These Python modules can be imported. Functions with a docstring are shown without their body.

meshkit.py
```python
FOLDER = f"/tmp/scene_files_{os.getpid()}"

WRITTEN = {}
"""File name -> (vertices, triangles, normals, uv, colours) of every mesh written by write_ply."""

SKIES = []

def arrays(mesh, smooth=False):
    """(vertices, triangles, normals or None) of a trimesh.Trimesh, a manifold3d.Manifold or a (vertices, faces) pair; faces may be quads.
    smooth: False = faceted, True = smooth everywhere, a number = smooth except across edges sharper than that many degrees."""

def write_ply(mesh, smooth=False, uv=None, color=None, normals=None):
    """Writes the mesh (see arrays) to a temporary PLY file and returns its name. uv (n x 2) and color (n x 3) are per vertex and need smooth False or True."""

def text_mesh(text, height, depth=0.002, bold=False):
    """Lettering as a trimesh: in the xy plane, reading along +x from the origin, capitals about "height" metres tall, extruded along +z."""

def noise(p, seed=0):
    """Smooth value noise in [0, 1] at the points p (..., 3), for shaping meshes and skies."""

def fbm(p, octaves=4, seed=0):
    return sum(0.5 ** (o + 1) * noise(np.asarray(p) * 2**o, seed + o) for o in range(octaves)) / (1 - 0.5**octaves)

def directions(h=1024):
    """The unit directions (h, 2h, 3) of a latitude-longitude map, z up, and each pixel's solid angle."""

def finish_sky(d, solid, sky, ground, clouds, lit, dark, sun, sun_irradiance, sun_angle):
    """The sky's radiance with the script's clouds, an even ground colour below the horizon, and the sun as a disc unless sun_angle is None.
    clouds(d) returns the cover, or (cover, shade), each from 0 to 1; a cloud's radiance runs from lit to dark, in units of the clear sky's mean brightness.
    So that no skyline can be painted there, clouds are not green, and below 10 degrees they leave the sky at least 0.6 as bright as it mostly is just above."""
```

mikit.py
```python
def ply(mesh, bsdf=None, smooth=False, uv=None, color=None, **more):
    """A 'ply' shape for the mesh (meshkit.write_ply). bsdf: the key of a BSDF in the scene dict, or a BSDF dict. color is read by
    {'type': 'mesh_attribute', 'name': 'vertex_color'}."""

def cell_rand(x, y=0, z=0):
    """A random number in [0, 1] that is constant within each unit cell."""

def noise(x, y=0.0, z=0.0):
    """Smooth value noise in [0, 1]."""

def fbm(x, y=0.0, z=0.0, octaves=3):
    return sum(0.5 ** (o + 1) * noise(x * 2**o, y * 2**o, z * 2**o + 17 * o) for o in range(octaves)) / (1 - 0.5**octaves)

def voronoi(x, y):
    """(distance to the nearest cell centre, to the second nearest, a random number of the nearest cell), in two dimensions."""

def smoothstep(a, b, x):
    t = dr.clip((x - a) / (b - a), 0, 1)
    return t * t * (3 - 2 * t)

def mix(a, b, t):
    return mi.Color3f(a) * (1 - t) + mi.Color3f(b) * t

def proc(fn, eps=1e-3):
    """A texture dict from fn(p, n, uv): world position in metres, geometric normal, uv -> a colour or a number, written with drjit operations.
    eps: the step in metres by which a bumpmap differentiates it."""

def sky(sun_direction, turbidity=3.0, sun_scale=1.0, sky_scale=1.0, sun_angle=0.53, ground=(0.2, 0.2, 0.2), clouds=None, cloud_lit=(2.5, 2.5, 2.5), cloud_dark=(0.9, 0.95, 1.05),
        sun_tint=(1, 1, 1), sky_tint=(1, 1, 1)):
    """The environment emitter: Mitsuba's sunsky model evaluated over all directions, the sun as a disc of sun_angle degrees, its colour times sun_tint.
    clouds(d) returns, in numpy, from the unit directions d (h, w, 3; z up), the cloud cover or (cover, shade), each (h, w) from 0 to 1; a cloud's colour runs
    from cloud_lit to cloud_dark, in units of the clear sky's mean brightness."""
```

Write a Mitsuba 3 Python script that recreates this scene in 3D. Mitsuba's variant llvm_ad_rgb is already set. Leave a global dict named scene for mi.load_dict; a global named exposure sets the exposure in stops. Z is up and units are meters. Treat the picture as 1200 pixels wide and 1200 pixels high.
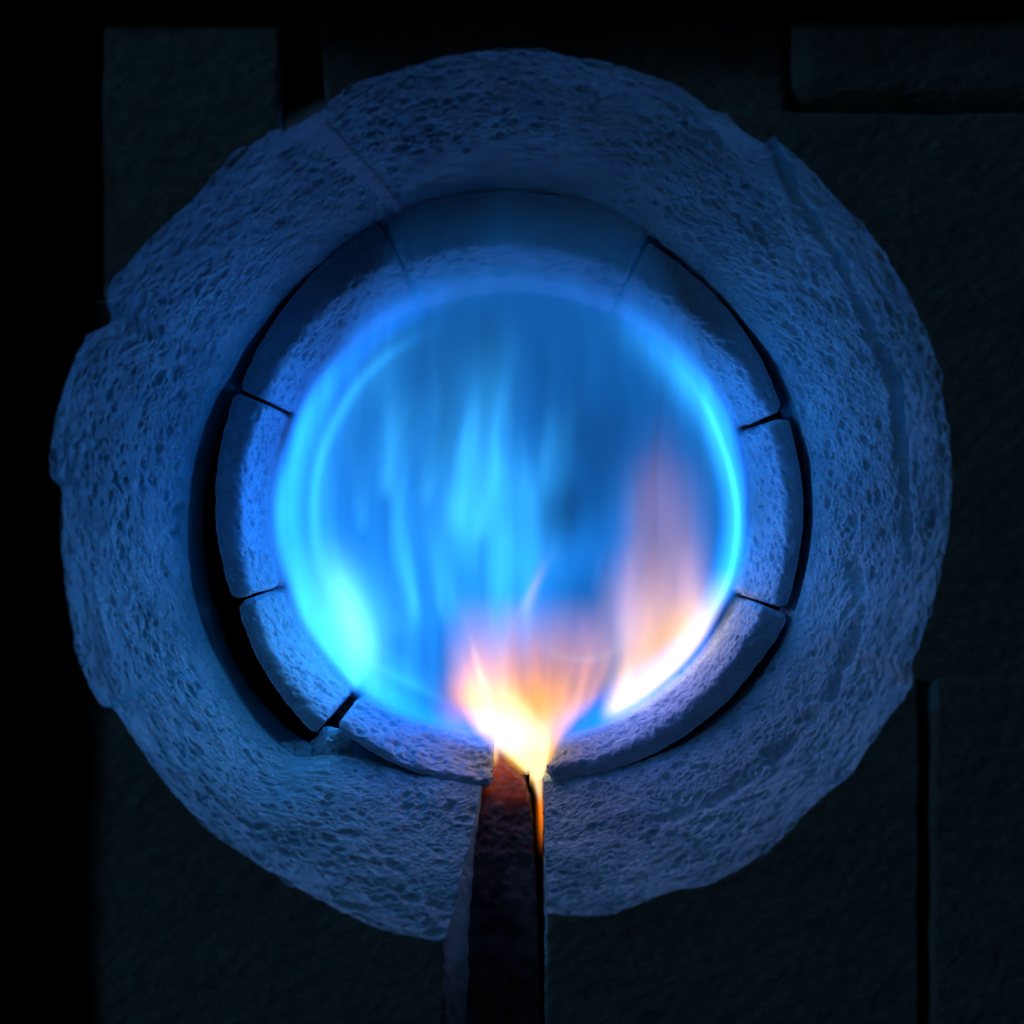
import math
import numpy as np
import trimesh
import manifold3d as m3
import mitsuba as mi
import drjit as dr
import mikit
import meshkit

T = mi.ScalarTransform4f
scene, labels = {}, {}

# ---------------------------------------------------------------- camera and light
DIST = 0.75                        # camera to the front plane of the brick wall, metres
U = 0.0003                         # one drawing unit on the front plane, metres
scene['camera'] = {
    'type': 'thinlens', 'fov': 2 * math.degrees(math.atan(600 * U / DIST)), 'fov_axis': 'x',
    'to_world': T().look_at([0, -DIST, 0], [0, 0, 0], [0, 0, 1]),
    'aperture_radius': 0.0095, 'focus_distance': DIST + 0.058, 'near_clip': 0.05, 'far_clip': 20.0}
exposure = 0.12
# dim fill lamp, unseen, added to light the dark wall, far behind and above the camera on the left
scene['added_fill_lamp'] = {'type': 'disk', 'to_world': T().look_at([-2.2, -1.9, 1.2], [0, 0, 0], [0, 0, 1]) @ T().scale(0.55),
                      'bsdf': {'type': 'diffuse', 'reflectance': {'type': 'rgb', 'value': [0.5, 0.5, 0.5]}},
                      'emitter': {'type': 'area', 'radiance': {'type': 'rgb', 'value': [0.17, 0.44, 0.80]}}}
labels['added_fill_lamp'] = {'label': 'large dim round fill lamp added unseen far behind the camera', 'category': 'lamp'}

# ---------------------------------------------------------------- helpers


def at(px, py, y):
    """A drawing position (units, origin top left as on the survey drawing) at depth y -> metres."""
    k = U * (1 + y / DIST)
    return np.array([(px - 600) * k, y, (600 - py) * k])


def smooth01(a, b, x):
    t = np.clip((np.asarray(x, float) - a) / (b - a), 0, 1)
    return t * t * (3 - 2 * t)


def polar(table, deg):
    """Periodic smooth interpolation of radius over angle in degrees."""
    a = np.array(sorted(table)); r = np.array([table[k] for k in a], float)
    a3 = np.concatenate([a - 360, a, a + 360]); r3 = np.concatenate([r, r, r])
    from scipy.interpolate import PchipInterpolator
    return PchipInterpolator(a3, r3)(np.mod(deg, 360))


def manifold(v, f):
    return m3.Manifold(m3.Mesh(np.ascontiguousarray(v, np.float32), np.ascontiguousarray(f, np.uint32)))


def to_tri(man):
    m = man.to_mesh()
    return trimesh.Trimesh(m.vert_properties[:, :3].astype(float), m.tri_verts.astype(int), process=False)


COUNT = {}


def key_for(base):
    n = COUNT.get(base, 0); COUNT[base] = n + 1
    return base if n == 0 else f'{base}_{n:03d}'


def put(base, mesh, bsdf, smooth=40, **more):
    k = key_for(base)
    scene[k] = mikit.ply(mesh, bsdf, smooth=smooth, **more)
    return k


# ---------------------------------------------------------------- materials
def brick_colour(p, n, uv):
    f = mikit.fbm(p.x * 90, p.y * 90, p.z * 90, 3)
    g = mikit.noise(p.x * 900, p.y * 900, p.z * 900)
    c = mikit.mix((0.61, 0.85, 0.90), (0.74, 0.97, 0.98), mikit.smoothstep(0.25, 0.75, f))
    c = c * (0.82 + 0.24 * g) * (0.85 + 0.19 * mikit.smoothstep(0.35, 0.62, mikit.fbm(p.x * 26 + 3, p.y * 26, p.z * 26, 3)))
    # the wall's outer face carries a thin dark green coat of paint, with shade put into the colour along its left end; cut brick is bare
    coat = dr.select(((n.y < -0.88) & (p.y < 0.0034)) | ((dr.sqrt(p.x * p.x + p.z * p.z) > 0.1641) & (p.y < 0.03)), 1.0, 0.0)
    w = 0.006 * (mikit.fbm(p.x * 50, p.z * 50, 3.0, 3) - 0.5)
    darkening = mikit.smoothstep(-0.1385, -0.1490, p.x + w)
    above = mikit.smoothstep(0.142, 0.170, p.z + 3 * w) * mikit.smoothstep(-0.080, -0.070, p.x) * (1 - 0.55 * mikit.smoothstep(0.094, 0.100, p.x))  # darker towards the top above the port
    darkening = dr.maximum(dr.maximum(darkening, 0.93 * above), mikit.smoothstep(0.166, 0.174, p.z + w))  # shade of the left end and top strip is put into the colour
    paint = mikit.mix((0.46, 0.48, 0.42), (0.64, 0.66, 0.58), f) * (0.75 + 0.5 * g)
    paint = mikit.mix(paint, (0.006, 0.006, 0.008), darkening)
    return mikit.mix(c, paint, coat)


def fine_relief(p, n, uv):
    return mikit.fbm(p.x * 280, p.y * 280, p.z * 280, 4)


def ring_colour(p, n, uv):
    f = mikit.fbm(p.x * 140 + 7, p.y * 140, p.z * 140, 3)
    g = mikit.noise(p.x * 1100, p.y * 1100, p.z * 1100)
    return mikit.mix((0.44, 0.54, 0.60), (0.66, 0.78, 0.84), f) * (0.84 + 0.24 * g)


def stone_colour(p, n, uv):
    f = mikit.fbm(p.x * 200, p.y * 200, p.z * 200, 4)
    return mikit.mix((0.13, 0.08, 0.08), (0.34, 0.21, 0.21), mikit.smoothstep(0.3, 0.7, f))


def bumpy(colour, scale):
    return {'type': 'bumpmap', 'scale': scale, 'arbitrary': mikit.proc(fine_relief, eps=2e-4), 'nested': {'type': 'twosided', 'b': {'type': 'diffuse', 'reflectance': mikit.proc(colour)}}}


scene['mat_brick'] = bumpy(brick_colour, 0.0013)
scene['mat_ring'] = bumpy(ring_colour, 0.0008)
scene['mat_stone'] = bumpy(stone_colour, 0.0012)


def mortar_colour(p, n, uv):
    f = mikit.fbm(p.x * 260, p.y * 260, p.z * 260, 3)
    recess_shade = mikit.smoothstep(0.157, 0.162, dr.sqrt(p.x * p.x + p.z * p.z))       # shade of the open joint outside the flare, put in as black
    return mikit.mix(mikit.mix((0.78, 0.86, 0.89), (0.86, 0.93, 0.95), f), (0.010, 0.010, 0.012), recess_shade)


scene['mat_mortar'] = bumpy(mortar_colour, 0.0006)
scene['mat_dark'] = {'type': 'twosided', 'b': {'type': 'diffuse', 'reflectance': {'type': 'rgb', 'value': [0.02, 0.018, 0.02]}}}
scene['mat_lining'] = {'type': 'twosided', 'b': {'type': 'diffuse', 'reflectance': {'type': 'rgb', 'value': [0.45, 0.40, 0.38]}}}

# ---------------------------------------------------------------- the flared port cut into the wall
Y_IN = 0.055                       # depth at which the flare ends
R_OUT = {0: 511, 15: 521, 30: 530, 45: 530, 54: 533, 56: 524, 70: 541, 90: 546, 110: 537, 120: 529, 135: 527, 146: 533, 152: 541, 154.5: 522, 158: 541, 165: 546,
         175.5: 541, 177: 530, 190: 530, 205: 534, 206.5: 523, 215: 518, 225: 513, 240: 512, 252: 516, 262: 510, 268: 503, 275: 474, 284: 484, 290: 482, 300: 497, 315: 498, 328: 506, 336: 512, 339: 497, 345: 503}
R_IN = {0: 354, 15: 354, 30: 354, 45: 353, 60: 360, 75: 371, 90: 376, 105: 374, 115: 371, 125: 368, 135: 366, 150: 366, 165: 374, 180: 380, 195: 385, 210: 388, 222: 389,
        228: 384, 234: 352, 240: 338, 248: 329, 256: 322, 264: 319, 272: 317, 285: 318, 295: 327, 305: 337, 315: 345, 325: 350, 335: 352, 345: 352}


def pore_field(n_t, rows, mid, count, seed, least, spread, most):
    """Open pores of the porous brick as dents on the (angle, slope) grid: longer along the circle than across it. rows: slope position in metres of each grid row."""
    rng = np.random.default_rng(seed)
    out = np.zeros((n_t, len(rows)))
    circ = 2 * math.pi * mid
    size = np.minimum(least + spread * rng.exponential(1.0, count), most)
    a0, s0 = rng.uniform(0, circ, count), rng.uniform(rows[0], rows[-1], count)
    dens = meshkit.fbm(np.stack([np.cos(a0 / mid) * 5, np.sin(a0 / mid) * 5, s0 * 45], -1), 3, seed)
    keep = rng.random(count) < 0.35 + 1.3 * smooth01(0.35, 0.68, dens)
    el, rot = rng.uniform(1.0, 2.1, count), rng.normal(0, 0.28, count)
    dep = rng.uniform(0.45, 1.0, count)
    step = circ / n_t
    for k in np.nonzero(keep)[0]:
        r = size[k] * 1.8
        i = np.arange(int((a0[k] - r * el[k]) / step), int((a0[k] + r * el[k]) / step) + 2)
        j0, j1 = np.searchsorted(rows, s0[k] - r), np.searchsorted(rows, s0[k] + r)
        if j1 <= j0:
            continue
        da, ds = (i * step - a0[k])[:, None], (rows[j0:j1] - s0[k])[None]
        c, s = math.cos(rot[k]), math.sin(rot[k])
        u, v = (da * c + ds * s) / el[k], -da * s + ds * c
        q = np.clip(1 - (u * u + v * v) / (size[k] * size[k] * 1.6), 0, 1)
        g = dep[k] * min(size[k] * 1.5, 0.0022) * q ** 0.8
        ii = np.mod(i, n_t)
        out[ii[:, None], np.arange(j0, j1)[None]] = np.maximum(out[ii[:, None], np.arange(j0, j1)[None]], g)
    return out


def cone_cutter(grow=0.0, n_t=2100, n_s=165, rough=True, relief=1.0):
    th = np.arange(n_t) / n_t * 2 * np.pi
    deg = np.degrees(th)
    ro = polar(R_OUT, deg) * U
    ri = polar(R_IN, deg) * U * (1 + Y_IN / DIST)
    s_in = np.concatenate([np.linspace(-0.28, 0, 26, endpoint=False), np.linspace(0, 1, n_s), np.linspace(1.03, 2.0, 40 if rough else 4), [2.4, 2.8]])
    S, TH = np.meshgrid(s_in, th)
    RO, RI = ro[:, None], ri[:, None]
    sc_ = np.clip(S, None, 1.0)
    curve = 0.0022 * np.sin(np.pi * np.clip(S, 0, 1))            # slightly hollow flare
    R = RO + (RI - RO) * sc_ + curve
    Y = S * Y_IN
    mid = 0.128
    if rough:
        c, s = np.cos(TH), np.sin(TH)
        arc = S * 0.073

        def n3(ft, fs, seed, o=3):
            return meshkit.fbm(np.stack([c * mid * ft, s * mid * ft, arc * fs + seed], -1), o, seed)
        warp = (n3(60, 60, 5, 2) - 0.5) * 0.006
        def n3w(ft, fs, seed, o=2):
            return meshkit.fbm(np.stack([c * mid * ft, s * mid * ft, (arc + warp) * fs + seed], -1), o, seed)
        lumps = n3w(230, 330, 1, 3) - 0.5
        big = n3(45, 60, 4, 3) - 0.5
        grit = n3(1000, 1300, 8, 3) - 0.5
        worn = 0.62 + 0.58 * smooth01(0.36, 0.60, n3(26, 26, 21, 2))
        h = 0.0006 * lumps + 0.0042 * big + 0.0011 * grit
        h = h + worn * np.maximum(pore_field(n_t, s_in * 0.073, mid, 12000, 5, 0.0005, 0.00028, 0.0019), 0.8 * pore_field(n_t, s_in * 0.073, mid, 40000, 6, 0.00030, 0.00010, 0.0007))
        amp = smooth01(2.3, 1.9, S)
        fade = 1 - 0.25 * smooth01(0.75, 1.0, S)
        h = h * amp * fade * relief
        # gouges: long scratches left by cutting, along the right and lower right of the flare
        def gouge(pts, w, d):
            px = 600 + R * np.cos(TH) / (U * (1 + Y / DIST)); py = 600 - R * np.sin(TH) / (U * (1 + Y / DIST))
            best = np.full(R.shape, 1e9)
            for (x0, y0), (x1, y1) in zip(pts[:-1], pts[1:]):
                dx, dy = x1 - x0, y1 - y0
                t = np.clip(((px - x0) * dx + (py - y0) * dy) / (dx * dx + dy * dy), 0, 1)
                best = np.minimum(best, np.hypot(px - x0 - t * dx, py - y0 - t * dy))
            wob = meshkit.fbm(np.stack([px / 22, py / 22, px * 0 + 3], -1), 2, 9)
            return d * np.exp(-(best / (w * (0.5 + wob))) ** 2) * (0.35 + 1.1 * smooth01(0.35, 0.6, wob))
        h = h + gouge([(905, 170), (940, 235), (985, 305), (1020, 385), (1046, 440), (1056, 520), (1063, 640)], 4.2, 0.0080)
        h = h + gouge([(1000, 660), (1010, 720), (975, 820), (900, 890), (840, 935), (770, 965)], 6, 0.0026)
        h = h + gouge([(660, 120), (730, 125), (800, 150), (850, 168)], 16, 0.0010)
        h = h + gouge([(205, 622), (212, 596)], 5, 0.003)
        R = R + h * 0.80
        Y = Y + h * 0.30
    R = R + grow
    n = len(s_in)
    v = np.stack([R * np.cos(TH), Y, R * np.sin(TH)], -1).reshape(-1, 3)
    i, j = np.meshgrid(np.arange(n_t), np.arange(n - 1), indexing='ij')
    i2 = (i + 1) % n_t
    a, b, c_, d_ = (i * n + j).ravel(), (i2 * n + j).ravel(), (i2 * n + j + 1).ravel(), (i * n + j + 1).ravel()
    f = np.vstack([np.stack([a, c_, b], 1), np.stack([a, d_, c_], 1)])
    c0, c1 = len(v), len(v) + 1
    v = np.vstack([v, [[0, s_in[0] * Y_IN, 0], [0, s_in[-1] * Y_IN, 0]]])
    k = np.arange(n_t); k2 = (k + 1) % n_t
    f = np.vstack([f, np.stack([k * 0 + c0, k * n, k2 * n], 1), np.stack([k * 0 + c1, k2 * n + n - 1, k * n + n - 1], 1)])
    man = manifold(v, f)
    if man.volume() < 0:
        man = manifold(v, f[:, ::-1])
    return man


def hull(pts):
    return m3.Manifold.hull_points(np.array(pts, float))


def slot_cutter(grow=0.0):
    def left(y):
        return -0.0240 + 0.231 * y if y <= Y_IN else -0.0113
    out = None
    for y0, y1 in ((-0.03, 0.0), (0.0, Y_IN), (Y_IN - 0.0005, 0.16)):
        pts = []
        for y in (y0, y1):
            for z in (0.0, -0.6):
                xl = left(max(y, 0)) if y < Y_IN - 0.001 or y == Y_IN else -0.0113
                pts += [(xl - grow, y, z), (0.0122 + grow, y, z)]
        h = hull(pts)
        out = h if out is None else out + h
    return out


CUT = cone_cutter()
SLOT = slot_cutter()
# soften the slot's right arris and roughen both cheeks a little
SLOT = manifold(*(lambda t: ((t.vertices + np.stack([(meshkit.fbm(t.vertices * 260, 3, 4) - 0.5) * 0.0022, np.zeros(len(t.vertices)), np.zeros(len(t.vertices))], 1)), t.faces))(to_tri(SLOT.refine_to_length(0.0025))))


def rough_box(x0, x1, z0, z1, y0, y1, r, seed, skew=(0.0, 0.0)):
    """A brick: rounded box, worn and slightly uneven; skew moves the far edges of its left and right side."""
    sph = trimesh.creation.icosphere(2, r).vertices
    pts = []
    for x, sk in ((x0 + r, skew[0]), (x1 - r, skew[1])):
        for z in (z0 + r, z1 - r):
            for y in (y0 + r, y1 - r):
                pts.append(sph + [x + sk * (y - y0), y, z])
    t = to_tri(m3.Manifold.hull_points(np.vstack(pts)).refine_to_length(0.005))
    v = t.vertices
    d = np.stack([meshkit.fbm(v * 120 + 11 * seed, 3, seed + k) - 0.5 for k in range(3)], -1) * 0.0014
    d += np.stack([meshkit.fbm(v * 30 + 5 * seed, 2, seed + 7 + k) - 0.5 for k in range(3)], -1) * 0.0022
    return manifold(v + d, t.faces)


def px_box(l, t, r, b, seed, y0=0.0, rad=0.004, skew=(0, 0)):
    x0, z1 = (l - 600) * U, (600 - t) * U
    x1, z0 = (r - 600) * U, (600 - b) * U
    return rough_box(x0, x1, z0, z1, y0, 0.118, rad, seed, skew)


labels['brick_wall'] = {'label': 'dark wall of pale porous firebricks with a wide round flared port cut through them', 'category': 'brick wall', 'kind': 'thing'}
SK = 105 * U / Y_IN
bricks = [
    (118, 28, 321, 354, 1, 0.000, 0.004, (0, SK * 1.30)),
    (367, -260, 926, 340, 2, 0.002, 0.004, (SK, -0.1)),
    (928, -260, 1420, 123, 3, -0.0005, 0.010, (0, 0)),
    (600, 132, 1420, 799, 4, 0.0000, 0.0012, (0, 0)),
    (600, 792, 1077, 1420, 5, 0.0005, 0.0012, (0, 0)),
    (1092, 792, 1420, 1420, 6, -0.0003, 0.003, (0, 0)),
    (-260, 351, 600, 558, 7, 0.0004, 0.0012, (0, 0)),
    (-260, 550, 600, 832, 8, 0.0000, 0.0012, (0, 0)),
    (-260, 825, 600, 1420, 9, 0.0005, 0.0012, (0, 0)),
    (-260, -260, 108, 349, 10, 0.014, 0.004, (0, 0)),
    (112, -260, 362, 22, 11, 0.016, 0.004, (0, 0)),
]
whole = {}
for l, t, r, b, seed, y0, rad, sk in bricks:
    man = whole[seed] = px_box(l, t, r, b, seed, y0, rad, sk)
    for other in {5: (4,), 6: (4,), 8: (7,), 9: (8,), 7: (1,), 4: (2, 3)}.get(seed, ()):
        man = man - whole[other]
    man = man - CUT
    if seed in (5, 9, 8, 4):
        man = man - SLOT
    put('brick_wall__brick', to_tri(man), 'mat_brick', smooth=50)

# bedding mortar behind the open joints
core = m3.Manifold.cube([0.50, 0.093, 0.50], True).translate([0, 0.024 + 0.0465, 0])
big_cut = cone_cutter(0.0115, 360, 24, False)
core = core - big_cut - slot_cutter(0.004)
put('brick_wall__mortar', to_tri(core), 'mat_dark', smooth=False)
labels['brick_wall__mortar'] = {'kind': 'stuff'}

# pale mortar filling the leaning joint at the upper left of the flare, flush with the cut
fill = rough_box((300 - 600) * U, (396 - 600) * U, 0.0, 0.30, 0.0035, 0.118, 0.001, 31, (SK * 1.1, SK)) - cone_cutter(-0.0008, 1500, 110, True, 0.42)
for seed in (1, 2):
    fill = fill - whole[seed]
fill = max(fill.decompose(), key=lambda m: m.volume())
put('brick_wall__mortar_joint', to_tri(fill), 'mat_mortar', smooth=50)
labels['brick_wall__mortar_joint'] = {'label': 'pale mortar in the slanting joint at the upper left of the port'}

# the furnace chamber behind the port: a dark collar added round the ring to block leaking light, a round lining and its back
def revolve(profile, n=128):
    th = np.arange(n) / n * 2 * np.pi
    p = np.array(profile)
    m = len(p)
    v = np.stack([np.cos(th)[:, None] * p[:, 0], np.tile(p[:, 1], (n, 1)), np.sin(th)[:, None] * p[:, 0]], -1).reshape(-1, 3)
    i, j = np.meshgrid(np.arange(n), np.arange(m - 1), indexing='ij')
    i2 = (i + 1) % n
    a, b, c, d = (i * m + j).ravel(), (i2 * m + j).ravel(), (i2 * m + j + 1).ravel(), (i * m + j + 1).ravel()
    return trimesh.Trimesh(v, np.vstack([np.stack([a, b, c], 1), np.stack([a, c, d], 1)]), process=False)


put('brick_wall__light_block', revolve([(0.1075, 0.100), (0.150, 0.100), (0.150, 0.116), (0.1075, 0.116), (0.1075, 0.100)]), 'mat_dark', smooth=False)
put('brick_wall__chamber_lining', revolve([(0.108, 0.122), (0.150, 0.122), (0.160, 0.135), (0.160, 0.300), (0.120, 0.330), (0.0005, 0.335)]), 'mat_lining', smooth=30)

# ---------------------------------------------------------------- the ring of curved bricks set in the port
labels['brick_ring'] = {'label': 'broken ring of curved pale firebrick segments set loosely inside the round port', 'category': 'brick ring'}


def ring_brick(a0, a1, ri, rc, ro, yf, seed, nose=0.0, rough=1.0, band=0.0):
    """A ring segment between the angles a0 and a1 (degrees). ri, rc, ro: pairs of radii (start, end) of the bore, of the worn chamfer's outer edge and of the back."""
    from shapely.geometry import Polygon
    n_t = int(math.radians(a1 - a0) * 0.1 / 0.0007)
    base = None
    verts, npro = [], 0
    def loop(A, B, C, y_in):
        # rounded cross-section: front band (C->B), chamfer (B->A), bore, back
        pts = np.array([(C, yf), (B, yf + band), (A, y_in), (A, 0.128), (C, 0.128)])
        step = [0.0009, 0.0007, 0.0016, 0.004, 0.004]
        rr = [0.0022, 0.0028, 0.0022, 0.001, 0.001]
        out = []
        for k in range(5):
            p, q, r = pts[k - 1], pts[k], pts[(k + 1) % 5]
            u = (p - q) / np.linalg.norm(p - q); w = (r - q) / np.linalg.norm(r - q)
            d = min(rr[k], 0.45 * np.linalg.norm(p - q), 0.45 * np.linalg.norm(r - q))
            for t in np.linspace(0, 1, 6):
                out.append((1 - t) ** 2 * (q + u * d) + 2 * t * (1 - t) * q + t * t * (q + w * d))
            s0, s1 = q + w * d, r - w * min(rr[(k + 1) % 5], 0.45 * np.linalg.norm(p - q), 0.45 * np.linalg.norm(r - q))
            cnt = [10, 44, 14, 5, 8][k]
            for t in np.linspace(0, 1, cnt + 2)[1:-1]:
                out.append(s0 + (s1 - s0) * t)
        return np.array(out)
    ts = np.linspace(0, 1, n_t)
    edge = np.minimum(ts, 1 - ts) * math.radians(a1 - a0) * 0.1
    prof = []
    for t, e in zip(ts, edge):
        A, B, C = (ri[0] + (ri[1] - ri[0]) * t, rc[0] + (rc[1] - rc[0]) * t, ro[0] + (ro[1] - ro[0]) * t)
        A += nose * math.exp(-(t * n_t * 0.0007 / 0.006) ** 1.5)
        wob = 9 * (float(meshkit.fbm(np.array([t * n_t / 26, seed * 3.1, 0.5]), 4)) - 0.5)
        wob2 = 8 * (float(meshkit.fbm(np.array([t * n_t / 60, seed * 5.1, 4.5]), 3)) - 0.5)
        B += wob
        C += wob2
        sh = 0.0016 * (0.4 + 1.6 * float(meshkit.noise(np.array([t * 40, seed * 2.3, 1.0])))) * (1 - smooth01(0, 0.0024, e)) ** 2          # worn arrises at both ends
        pr = loop(A * U * 1.117 + sh, B * U * 1.080, C * U * 1.080 - sh, yf + 0.026)
        pr[:, 1] += sh * (pr[:, 1] < 0.1)
        prof.append(pr)
    P = np.array(prof)
    TH = np.radians(a0 + (a1 - a0) * ts)[:, None] * np.ones(P.shape[1])
    R, Y = P[..., 0], P[..., 1]
    arc = (ts * math.radians(a1 - a0) * 0.1)[:, None]
    q0 = np.stack([R[0] / 0.007, Y[0] / 0.007, R[0] * 0 + 3.3 * seed], -1)
    TH = TH + np.exp(-arc / 0.004) * 0.016 * (meshkit.fbm(q0, 3, seed) - 0.5) + np.exp(-(arc[-1] - arc) / 0.004) * 0.016 * (meshkit.fbm(q0 + 9, 3, seed) - 0.5)
    X3 = np.stack([R * np.cos(TH), Y, R * np.sin(TH)], -1)
    # normals by finite differences
    du = np.gradient(X3, axis=0); dv = np.roll(X3, -1, 1) - np.roll(X3, 1, 1)
    N = np.cross(du, dv); N /= np.linalg.norm(N, axis=-1, keepdims=True) + 1e-12
    if np.sum(N[..., 1] * (P[..., 1] < yf + 0.001)) > 0:
        N = -N
    k = np.arange(P.shape[1])
    cham = np.clip((k - 14) / 6, 0, 1) * np.clip((92 - k) / 8, 0, 1)
    q = X3 / 0.0022
    pit = smooth01(0.55, 0.8, meshkit.fbm(q * [1, 1, 1] + seed, 2, seed)) + 0.9 * smooth01(0.6, 0.75, meshkit.fbm(q * 0.55 + seed, 2, seed + 4))
    lum = meshkit.fbm(q * 1.3 + 9, 3, seed + 1) - 0.5
    flat = meshkit.fbm(X3 / 0.006, 3, seed + 2) - 0.5
    h = rough * np.maximum(cham, 0.22) * (0.0013 * lum - 0.0012 * pit) + 0.0009 * flat + 0.0002 * lum
    X3 = X3 + N * h[..., None]
    n, m = X3.shape[:2]
    v = X3.reshape(-1, 3)
    i, j = np.meshgrid(np.arange(n - 1), np.arange(m), indexing='ij')
    j2 = (j + 1) % m
    a, b, c, d = (i * m + j).ravel(), ((i + 1) * m + j).ravel(), ((i + 1) * m + j2).ravel(), (i * m + j2).ravel()
    f = np.vstack([np.stack([a, b, c], 1), np.stack([a, c, d], 1)])
    tri = trimesh.creation.triangulate_polygon(Polygon(P[0]), engine='earcut')[1] if False else None
    import mapbox_earcut as ec
    cap = ec.triangulate_float64(P[0].astype(np.float64), np.array([m], np.uint32)).reshape(-1, 3).astype(int)
    cap2 = ec.triangulate_float64(P[-1].astype(np.float64), np.array([m], np.uint32)).reshape(-1, 3).astype(int)
    f = np.vstack([f, cap[:, ::-1], cap2 + (n - 1) * m])
    t = trimesh.Trimesh(v, f, process=False)
    t.fix_normals()
    return t


ring = [
    # a0, a1, ri, rc, ro, yf, seed
    (63.9, 113.5, (268, 268), (305, 311), (372, 377), 0.0535, 1),
    (114.2, 155.6, (274, 280), (319, 315), (370, 350), 0.0540, 2),
    (156.5, 197.5, (285, 285), (313, 315), (350, 340), 0.0530, 3),
    (198.2, 228.3, (284, 284), (317, 325), (338, 347), 0.0545, 4),
    (230.6, 265.9, (278, 253), (313, 312), (325, 322), 0.0540, 5),
    (277.6, 339.5, (264, 288), (297, 309), (315, 344), 0.0530, 6, 30.0),
    (340.4, 379.2, (278, 282), (322, 314), (341, 341), 0.0560, 7),
    (380.5, 423.75, (284, 270), (315, 304), (337, 353), 0.0550, 8),
]
for r in ring:
    put('brick_ring__brick', ring_brick(*r), 'mat_ring', smooth=True)

# ---------------------------------------------------------------- broken lumps lodged in the gap at the lower left


def lump(px, py, y, r, seed):
    s = trimesh.creation.icosphere(5, 1.0)
    v = s.vertices
    d = 1 + 1.0 * (meshkit.fbm(v * 1.3 + seed, 2, seed) - 0.5) + 0.28 * (meshkit.fbm(v * 4 + seed, 3, seed + 2) - 0.5) - 0.14 * smooth01(0.55, 0.75, meshkit.fbm(v * 7 + seed, 2, seed + 5))
    return trimesh.Trimesh(v * d[:, None] * [r * 1.25, r * 0.9, r] + at(px, py, y), s.faces, process=False)


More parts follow.
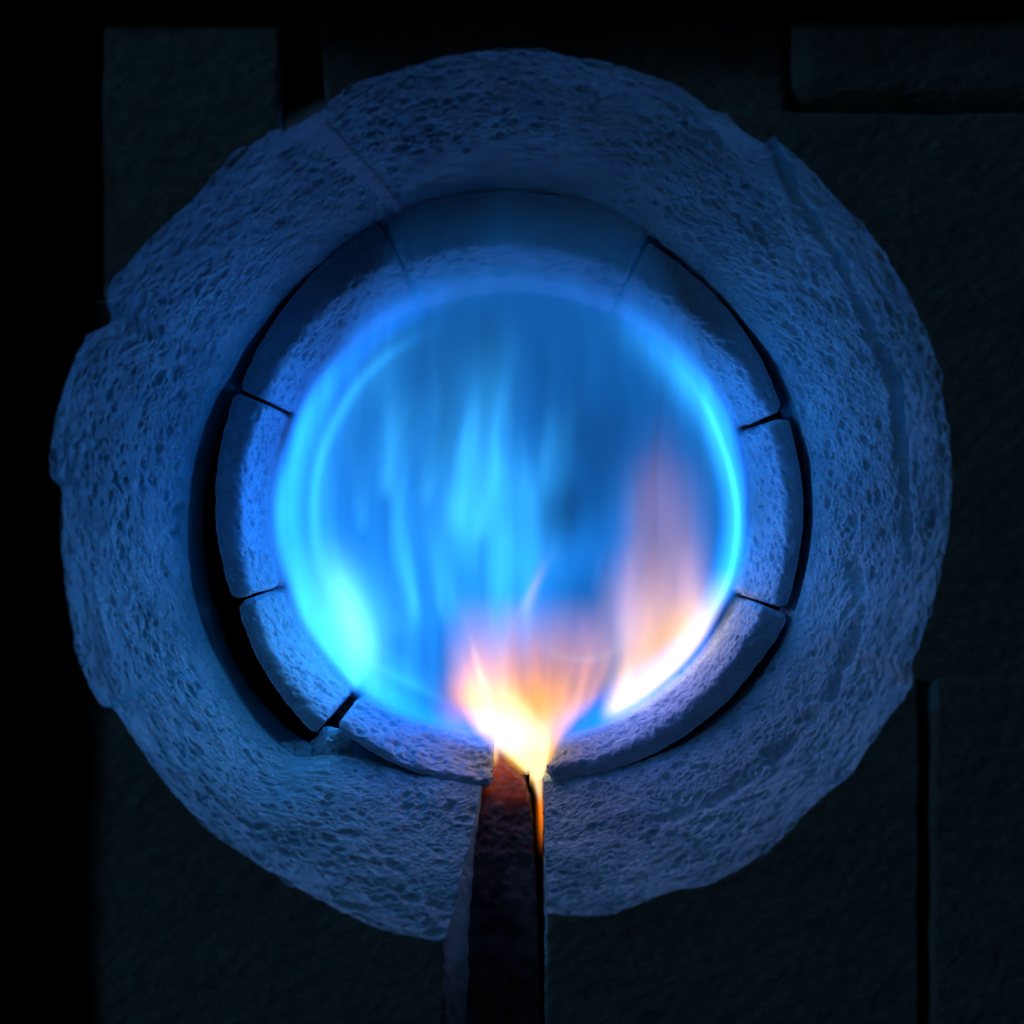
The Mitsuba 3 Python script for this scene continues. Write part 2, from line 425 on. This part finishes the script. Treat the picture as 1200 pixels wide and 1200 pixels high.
put('brick_fragment', lump(386, 880, 0.064, 0.0074, 3), 'mat_brick', smooth=True)
labels['brick_fragment'] = {'label': 'rough broken lump of firebrick lodged in the crack below the ring at lower left', 'category': 'brick fragment'}
put('brick_fragment', lump(348, 886, 0.060, 0.0056, 8), 'mat_brick', smooth=True)
labels['brick_fragment_001'] = {'label': 'smaller crumb of firebrick at the left end of the lump in the lower left gap', 'category': 'brick fragment'}

# ---------------------------------------------------------------- the dark stone wedged in the slot
def wedge():
    from shapely.geometry import Polygon
    out = [(520, 1400), (532, 1300), (541, 1200), (546, 1060), (552, 1000), (566, 940), (571, 915), (577, 903), (586, 893), (600, 904), (612, 918), (621, 944), (625, 990), (630, 1060), (634, 1200), (636, 1400)]
    poly = Polygon(out).buffer(-1.2)
    t = trimesh.creation.extrude_polygon(poly, 1.0, engine='earcut')
    man = manifold(t.vertices * [0.001, 0.001, 0.05], t.faces).refine_to_length(0.006).refine_to_length(0.004)
    t = to_tri(man)
    p = t.vertices / [0.001, 0.001, 0.05]
    yf = np.interp(p[:, 1], [893, 925, 1000, 1060, 1200, 1400], [0.064, 0.0565, 0.0425, 0.0375, 0.0305, 0.026])
    y = yf + p[:, 2] * (0.105 - yf)
    k = U * (1 + yf / DIST)
    v = np.stack([(p[:, 0] - 600) * k, y, (600 - p[:, 1]) * k], -1)
    man = manifold(v, t.faces)
    if man.volume() < 0:
        man = manifold(v, t.faces[:, ::-1])
    t = to_tri(man.refine_to_length(0.0014))
    v = t.vertices
    n = t.vertex_normals
    h = 0.0022 * (meshkit.fbm(v / 0.005, 3, 3) - 0.5) + 0.0014 * (meshkit.fbm(v / 0.0017, 2, 6) - 0.5)
    return trimesh.Trimesh(v + n * h[:, None], t.faces, process=False)




def stone_glow(p, n, uv):
    # the stone gives off red, more towards its tip
    h = mikit.smoothstep(-0.1180, -0.0940, p.z + 0.010 * (mikit.fbm(p.x * 230, p.y * 230, p.z * 230, 3) - 0.5))
    return mi.Color3f(0.24, 0.030, 0.008) * (h * h * (0.15 + 1.5 * mikit.fbm(p.x * 420, p.y * 420, p.z * 420, 3)))


stone = wedge()
lo, hi = stone.vertices.min(0), stone.vertices.max(0)
q = (stone.vertices - lo) / (hi - lo)
scene['wedge_stone'] = mikit.ply(stone, 'mat_stone', smooth=True, uv=q[:, [0, 2]], emitter={'type': 'area', 'radiance': mikit.proc(stone_glow)})
labels['wedge_stone'] = {'label': 'dark reddish stone wedged upright in the slot below the burning port, its tip glowing', 'category': 'stone'}

# ---------------------------------------------------------------- the flames: many thin wrinkled, domed sheets of burning gas one behind another
F = U * 1.10                       # drawing unit at the flames' depth


def g1(x, s):
    return dr.exp(-dr.square(x / s))


def tongue(X, Z, x0, z0, h, w, lean, power=0.42):
    """A curtain of gas: bright at its lower edge (x0, z0), fading upwards over h, w wide at the foot and wider above."""
    t = (Z - z0) / h
    c = x0 + lean * t
    ww = w * (0.42 + 0.85 * mikit.smoothstep(0.0, 0.8, t))
    return g1(X - c, ww) * mikit.smoothstep(-0.10, 0.14, t) * dr.exp(-dr.maximum(t, 0.0) / power) * mikit.smoothstep(1.6, 0.7, t)


def warp(X, Z, ny, big, small):
    return X + big * (mikit.noise(X / 120 + 7, Z / 170, ny * 0.35 + 3) - 0.5) + small * (mikit.noise(X / 38, Z / 95, ny * 0.5 + 9) - 0.5)


def blue_field(p, n, uv):
    taper = (1 + 0.8 * (0.085 - p.y)) / F           # the body of flame narrows towards the mouth
    X, Z = p.x * taper, p.z * taper
    R = dr.sqrt(X * X + Z * Z)
    ny = (p.y - 0.04) / 0.012 - dr.square(R / 295) - 5.3 * dr.minimum(dr.power(R / 295, 8), 1.5) * (1 - 0.6 * mikit.smoothstep(90, 250, Z) * mikit.smoothstep(240, 120, dr.abs(X - 10)))
    wx = warp(X, Z, ny, 40, 16)
    top = mikit.smoothstep(90, 230, Z) * mikit.smoothstep(230, 110, dr.abs(X - 10))
    hole = 1 - mikit.smoothstep(266 - 36 * top, 290 + 100 * top, R + 16 * (mikit.noise(X / 60, Z / 60, 5.0) - 0.5))
    a = mikit.fbm(wx / 30, Z / 190 + 2.0, ny * 0.40, 3)
    b = mikit.fbm(wx / 85 + 40, Z / 170, ny * 0.30 + 20, 3)
    veil = mikit.smoothstep(0.48, 0.74, a) * mikit.smoothstep(0.30, 0.60, b)
    # the gas filling the bore: thinner at the top, with hollows
    low = mikit.smoothstep(170, -120, Z)
    base = 0.42 + 0.42 * low + 0.30 * g1(X + 130, 170) * g1(Z + 60, 200) + 0.10 * g1(X - 40, 110) * g1(Z + 70, 90)
    hollow = 1 - 0.54 * g1(X - 64 - 0.2 * Z, 36) * g1(Z + 2, 44) - 0.36 * g1(X - 84, 44) * g1(Z + 100, 42) - 0.25 * g1(X + 40, 35) * g1(Z - 200, 45) - 0.40 * g1(X - 95, 60) * g1(Z - 75, 70)
    fine = mikit.fbm(wx / 13 + 4, Z / 150 + 1, ny * 0.5 + 2, 3)
    tone = mi.Color3f(0.011, 0.245, 0.93) * (base * (0.08 + 0.92 * b + 0.86 * fine))
    zone = g1(Z + 30, 150) * g1(X + 85, 150) + 0.35 * g1(Z - 60, 130) * g1(X + 20, 120)
    tone += mi.Color3f(0.030, 0.32, 0.62) * (1.5 * veil * zone * (0.5 + fine))
    e = tone * hollow
    # curtains
    tg = tongue(wx, Z, -34, -30, 190, 17, 14) + 0.85 * tongue(wx, Z, -76, -122, 190, 15, -10) + 0.65 * tongue(wx, Z, -112, -126, 170, 11, -6)
    tg += 0.55 * tongue(wx, Z, -138, 20, 150, 22, 12) + 0.4 * tongue(wx, Z, -165, -20, 120, 14, -4) + 0.35 * tongue(wx, Z, -88, 10, 150, 18, 10) + 0.5 * tongue(wx, Z, -58, -20, 200, 20, 0) + 0.4 * tongue(wx, Z, -10, -100, 180, 12, 18)
    e += mi.Color3f(0.045, 0.40, 0.60) * (1.15 * tg * (0.4 + 0.7 * a + 0.5 * fine))
    # the flame front hugging the bore
    wob = 12 * (mikit.noise(X / 90 + 20, Z / 80, ny * 0.4) - 0.5)
    left, right = mikit.smoothstep(-60, -170, X), mikit.smoothstep(60, 190, X)
    dl = R - 231 + wob
    rl = (g1(dl, 7) * 0.85 + g1(dl, 24) * 0.35) * left * mikit.smoothstep(-130, 10, Z) * mikit.smoothstep(275, 90, Z)
    drr = R - 258 - 6 * g1(Z + 60, 90) + wob * 0.5
    rr = (g1(drr, 4) * 1.25 + g1(drr + 6, 13) * 0.55) * right * mikit.smoothstep(-215, -150, Z) * mikit.smoothstep(190, 30, Z)
    rr2 = g1(R - 256 + wob, 24) * right * g1(Z - 145, 72)
    halo = mikit.smoothstep(300, 264, R) * mikit.smoothstep(236, 264, R)
    mott = 0.55 + 0.9 * mikit.fbm(X / 26 + 9, Z / 40, ny * 0.5, 3)
    e += mi.Color3f(0.030, 0.40, 1.00) * ((0.74 * rl + 1.10 * rr + 0.65 * rr2) * (0.45 + 1.1 * fine))
    e += mi.Color3f(0.014, 0.27, 1.60) * (halo * mott * (0.35 + 1.3 * fine) * (0.45 + 1.1 * mikit.noise(X / 130 + 31, Z / 95, ny * 0.3)) * (1 - 0.65 * g1(X + 178, 52) * g1(Z + 165, 62)) * (0.35 * left + 0.20 * right + 0.95 * (1 - 0.95 * mikit.smoothstep(90, 200, Z))) * mikit.smoothstep(-285, -190, Z))
    under = g1(R - 262, 24) * mikit.smoothstep(296, 272, R) * mikit.smoothstep(-110, -200, Z) * (1 - 0.9 * g1(X - 25, 60))
    # the jet at the lower left, its root in the open joint between two bricks
    t = (Z + 222) / 170
    jc = -188 + 10 * t - 34 * dr.maximum(t, 0.0) * dr.maximum(t, 0.0)
    js = X - jc
    jw = 3 + 42 * mikit.smoothstep(0.0, 0.62, t)
    jet = g1(dr.select(js > 0, js, js * 0.75), jw) * mikit.smoothstep(-0.02, 0.10, t) * mikit.smoothstep(1.25, 0.40, t)
    core = g1(X + 186 + 0.28 * (Z + 125), 19) * g1(Z + 128, 56)
    e += mi.Color3f(0.075, 0.52, 0.60) * (1.25 * jet * (0.5 + 0.8 * b) + 0.5 * core)
    e += mi.Color3f(0.22, 0.62, 0.62) * (0.75 * core)
    line = g1(Z + 200 + 0.50 * (X + 120), 9) * g1(X + 122, 62) + 0.6 * g1(Z + 180 + 0.62 * (X + 130), 16) * g1(X + 140, 50)
    e += mi.Color3f(0.020, 0.26, 0.45) * (0.75 * line)
    arc = g1(dr.sqrt(dr.square(X - 82) + dr.square((Z + 120) * 1.2)) - 62, 6) * mikit.smoothstep(-140, -165, Z) * g1(X - 82, 50)
    e += mi.Color3f(0.08, 0.18, 0.26) * (0.5 * arc)
    rich = 0.92 * g1(X - 24, 54 + 0.34 * (Z + 300)) * mikit.smoothstep(-90, -230, Z) + 0.85 * g1(R - 250, 46) * right * mikit.smoothstep(-70, -165, Z) + 0.42 * g1(X - 172, 52) * g1(Z + 80, 105)
    bare = 1 - 0.65 * g1(X + 75, 75) * mikit.smoothstep(-190, -235, Z)
    e = e * hole * bare * (1 - dr.minimum(rich, 0.95)) + mi.Color3f(0.006, 0.25, 1.55) * under
    return e * BLUE


def course(z, pts):
    """Piecewise linear value along the height."""
    v = mi.Float(pts[0][1])
    for (z0, v0), (z1, v1) in zip(pts[:-1], pts[1:]):
        v = v + (v1 - v0) * dr.clip((z - z0) / (z1 - z0), 0, 1)
    return v


def slot_field(p, n, uv):
    X, Z = p.x / F, p.z / F
    ny = (p.y - 0.07) / 0.012
    free = mikit.smoothstep(-300, -215, Z)
    wx = X + (warp(X, Z, ny, 18, 16) - X) * free
    a = mikit.fbm(wx / 15 + 50, Z / 130, ny * 0.5, 3)
    b = mikit.fbm(wx / 34 + 90, Z / 70, ny * 0.4 + 4, 3)
    fan = dr.atan2(X - 28, dr.maximum(Z + 352, 1.0))
    ray = mikit.smoothstep(0.36, 0.70, mikit.fbm(fan * 9 + 20, (Z + 352) / 150, ny * 0.35 + 5, 3))
    lick = 0.26 + 2.0 * a * b + 0.42 * ray
    lo = course(Z, [(-345, 31), (-322, 24), (-300, 7), (-280, -16), (-250, -38), (-215, -60), (-160, -66)])
    hi = course(Z, [(-345, 36), (-322, 39), (-300, 44), (-280, 49), (-250, 64), (-215, 92), (-160, 112)])
    soft = 2.5 + 16 * mikit.smoothstep(-310, -200, Z)
    inside = mikit.smoothstep(-soft, soft, wx - lo) * mikit.smoothstep(-soft, soft, hi - wx)
    clo = course(Z, [(-345, 32), (-318, 25), (-296, 10), (-276, -12), (-250, -32), (-215, -40), (-165, -36)])
    chi = course(Z, [(-345, 35), (-318, 36), (-296, 40), (-276, 42), (-250, 37), (-215, 14), (-165, -10)])
    cs = 2 + 12 * mikit.smoothstep(-300, -230, Z)
    core = mikit.smoothstep(-cs, cs, wx - clo) * mikit.smoothstep(-cs, cs * 1.6, chi - wx) * mikit.smoothstep(-352, -325, Z) * mikit.smoothstep(-165, -265, Z)
    yellow = inside * mikit.smoothstep(-345, -300, Z) * mikit.smoothstep(-170, -285, Z)
    peach = inside * mikit.smoothstep(-300, -225, Z) * mikit.smoothstep(-85, -215, Z)
    e = mi.Color3f(0.66, 0.24, 0.045) * (1.5 * peach * lick)
    e += mi.Color3f(0.85, 0.42, 0.06) * (1.15 * yellow * (0.35 + 0.75 * lick))
    e += mi.Color3f(0.95, 0.82, 0.50) * (1.05 * core * (0.7 + 0.6 * a))
    glow = g1(X + 50 - 0.25 * (Z + 207), 22) * g1(Z + 207, 36)
    e += mi.Color3f(0.66, 0.20, 0.015) * (1.0 * glow * (0.5 + b))
    sx = X + 34 + 0.30 * (Z + 195) - 0.0007 * dr.square(Z + 195)
    streak = g1(sx, 4.0) * mikit.smoothstep(-265, -225, Z) * mikit.smoothstep(-128, -190, Z)
    e += mi.Color3f(0.70, 0.48, 0.24) * (0.60 * streak)
    ribs = g1(X - 78 - 0.22 * (Z + 210), 5) * g1(Z + 205, 48) + g1(X - 62 - 0.30 * (Z + 200), 5) * g1(Z + 215, 40) + 0.7 * g1(X - 98 - 0.30 * (Z + 200), 6) * g1(Z + 195, 40)
    e += mi.Color3f(0.45, 0.19, 0.06) * (0.38 * ribs)
    leak = g1(X - 33.5 + 0.02 * (Z + 345), 3.2) * mikit.smoothstep(-404, -340, Z) * mikit.smoothstep(-318, -338, Z)
    e += mi.Color3f(1.3, 0.26, 0.012) * (1.2 * leak)
    e += mi.Color3f(0.55, 0.045, 0.006) * (0.32 * g1(X + 30 - 0.03 * (Z + 340), 3.4) * mikit.smoothstep(-398, -310, Z) * mikit.smoothstep(-306, -325, Z))
    # a small bright lick left of the stone's tip
    e += mi.Color3f(1.0, 0.55, 0.12) * (0.9 * g1(X + 18, 3.5) * mikit.smoothstep(-304, -292, Z) * mikit.smoothstep(-262, -282, Z))
    e += mi.Color3f(0.34, 0.10, 0.045) * ((g1(X - 24 - 0.30 * (Z + 90), 6) + 0.7 * g1(X - 6 - 0.55 * (Z + 120), 5)) * g1(Z + 95, 30) * 0.45)
    return e * ORANGE


def side_field(p, n, uv):
    X, Z = p.x / F, p.z / F
    R = dr.sqrt(X * X + Z * Z)
    ny = (p.y - 0.07) / 0.012
    wx = warp(X, Z, ny, 16, 14)
    a = mikit.fbm(wx / 20 + 80, Z / 170, ny * 0.5, 3)
    b = mikit.fbm(wx / 45 + 30, Z / 110, ny * 0.4 + 8, 3)
    inner = mikit.smoothstep(282, 268, R + 3 * (b - 0.5))
    foot = mikit.smoothstep(100, 128, wx) * inner
    d = 270 - R                                  # height above the ring's edge
    span = mikit.smoothstep(-260, -225, Z) * mikit.smoothstep(-60, -150, Z)
    white = foot * dr.exp(-dr.maximum(d - 12, 0.0) / 30) * span * (0.35 + 1.3 * a)
    glow = mikit.smoothstep(88, 145, wx) * mikit.smoothstep(245, 205, wx) * inner * mikit.smoothstep(-255, -190, Z) * mikit.smoothstep(-20, -165, Z)
    tail = mikit.smoothstep(105, 170, wx) * mikit.smoothstep(242, 200, wx) * inner * mikit.smoothstep(-210, -110, Z) * mikit.smoothstep(85, -120, Z)
    tip = g1(wx - 168 - 0.05 * Z, 24) * g1(Z - 25, 50)
    e = mi.Color3f(0.95, 0.72, 0.44) * (1.00 * white)
    e += mi.Color3f(0.72, 0.36, 0.15) * (0.72 * glow * (0.3 + 1.4 * a))
    e += mi.Color3f(0.54, 0.23, 0.085) * (0.90 * tail * (0.15 + 3.2 * a * b))
    e += mi.Color3f(0.30, 0.085, 0.02) * (0.42 * tip * (0.4 + 1.2 * a))
    left = g1(X - 127 - 0.25 * (Z + 215), 10) * g1(Z + 205, 32)
    e += mi.Color3f(0.85, 0.42, 0.05) * (0.8 * left)
    return e * ORANGE


def sheets(box, depths, bulge, wrinkle, keep, cell=0.0030, seed=0):
    """One mesh of wrinkled sheets across the box (x0, x1, z0, z1 in drawing units at flame depth). They bulge towards the port's mouth; each has its own cell of the uv square."""
    x0, x1, z0, z1 = (q * F for q in box)
    nx, nz = max(3, int((x1 - x0) / cell)), max(3, int((z1 - z0) / cell))
    gx, gz = np.linspace(x0, x1, nx + 1), np.linspace(z0, z1, nz + 1)
    X, Z = np.meshgrid(gx, gz)
    side = math.ceil(math.sqrt(len(depths)))
    V, Fa, UV, off = [], [], [], 0
    for k, y in enumerate(depths):
        q = np.stack([X / 0.035, Z / 0.06, X * 0 + 0.7], -1)
        Y = y + bulge(X / F, Z / F, y) + wrinkle * (meshkit.fbm(q, 2, 1) - 0.5)
        i, j = np.meshgrid(np.arange(nx), np.arange(nz))
        a = (j * (nx + 1) + i).ravel()
        xc, zc = ((gx[:-1] + gx[1:]) / 2)[i].ravel(), ((gz[:-1] + gz[1:]) / 2)[j].ravel()
        a = a[keep(xc / F, zc / F, y)]
        f = np.vstack([np.stack([a, a + 1, a + nx + 2], 1), np.stack([a, a + nx + 2, a + nx + 1], 1)])
        V.append(np.stack([X.ravel(), Y.ravel(), Z.ravel()], 1)); Fa.append(f + off); off += X.size
        uv = np.stack([(X.ravel() - x0) / (x1 - x0), (Z.ravel() - z0) / (z1 - z0)], 1)
        UV.append((uv * 0.98 + 0.01 + [k % side, k // side]) / side)
    v, f, uv = np.vstack(V), np.vstack(Fa), np.vstack(UV)
    used, inv = np.unique(f, return_inverse=True)
    return (v[used], inv.reshape(f.shape)), uv[used]


scene['mat_flame'] = {'type': 'mask', 'opacity': mikit.proc(lambda p, n, uv: mi.Float(0.004) + 0.0 * p.x), 'nested': {'type': 'diffuse', 'reflectance': {'type': 'rgb', 'value': [0.0, 0.0, 0.0]}}}
D_BLUE = np.arange(0.008, 0.058, 0.0050)
D_SIDE = np.arange(0.0347, 0.072, 0.0050)
D_SLOT = np.arange(0.0313, 0.069, 0.0050)
BLUE = 1.0 / len(D_BLUE)
ORANGE = 1.0 / 8


def dome(x, z, y):
    """The common form of all sheets: the gas bulges out of the port and stands back at the bore's edge. The foremost sheets rise straight out at the top, and all lean out through the slot below."""
    r = np.hypot(x, z) / 295
    rise = 0.05 + 0.45 * smooth01(0.031, 0.017, y)
    r = r * (1 - rise * smooth01(90, 250, z) * smooth01(240, 120, np.abs(x - 10)))
    r = r * (1 - 0.24 * smooth01(-150, -300, z) * np.exp(-((x - 8) / 62) ** 2))
    r = r * (1 - 0.30 * smooth01(-305, -400, z) * np.exp(-((x - 20) / 50) ** 2))
    return 0.012 * r ** 2 + 0.064 * np.clip(r, 0, 1.06) ** 8 - 0.013 * np.clip(z / 295, -1, 1) + 0.004


def flame(name, field, box, depths, bulge, wrinkle, keep, seed, label):
    mesh, uv = sheets(box, depths, bulge, wrinkle, keep, seed=seed)
    scene[name] = mikit.ply(mesh, 'mat_flame', uv=uv, emitter={'type': 'area', 'radiance': mikit.proc(field)})
    labels[name] = {'label': label, 'category': 'flame'}


flame('blue_flame', blue_field, (-312, 312, -312, 402), D_BLUE, dome, 0.006, lambda x, z, y: np.hypot(x, z) < 300 + 100 * smooth01(150, 260, z), 1, 'blue gas flame filling the whole round port inside the ring of bricks')
flame('orange_flame', slot_field, (-100, 150, -405, -10), D_SLOT, dome, 0.006, lambda x, z, y: (z > -300) | (np.abs(x - 32) < 16) | (np.abs(x + 30) < 12), 2, 'yellow and orange flame licking up out of the slot at the bottom of the ring')
flame('orange_flame_001', side_field, (80, 275, -275, 160), D_SIDE, dome, 0.006, lambda x, z, y: np.hypot(x, z) < 286, 3, 'white hot flame with a tall pink orange tail at the lower right of the ring')
for k in ('orange_flame', 'orange_flame_001'):
    labels[k]['group'] = 'orange flames at the bottom of the port'
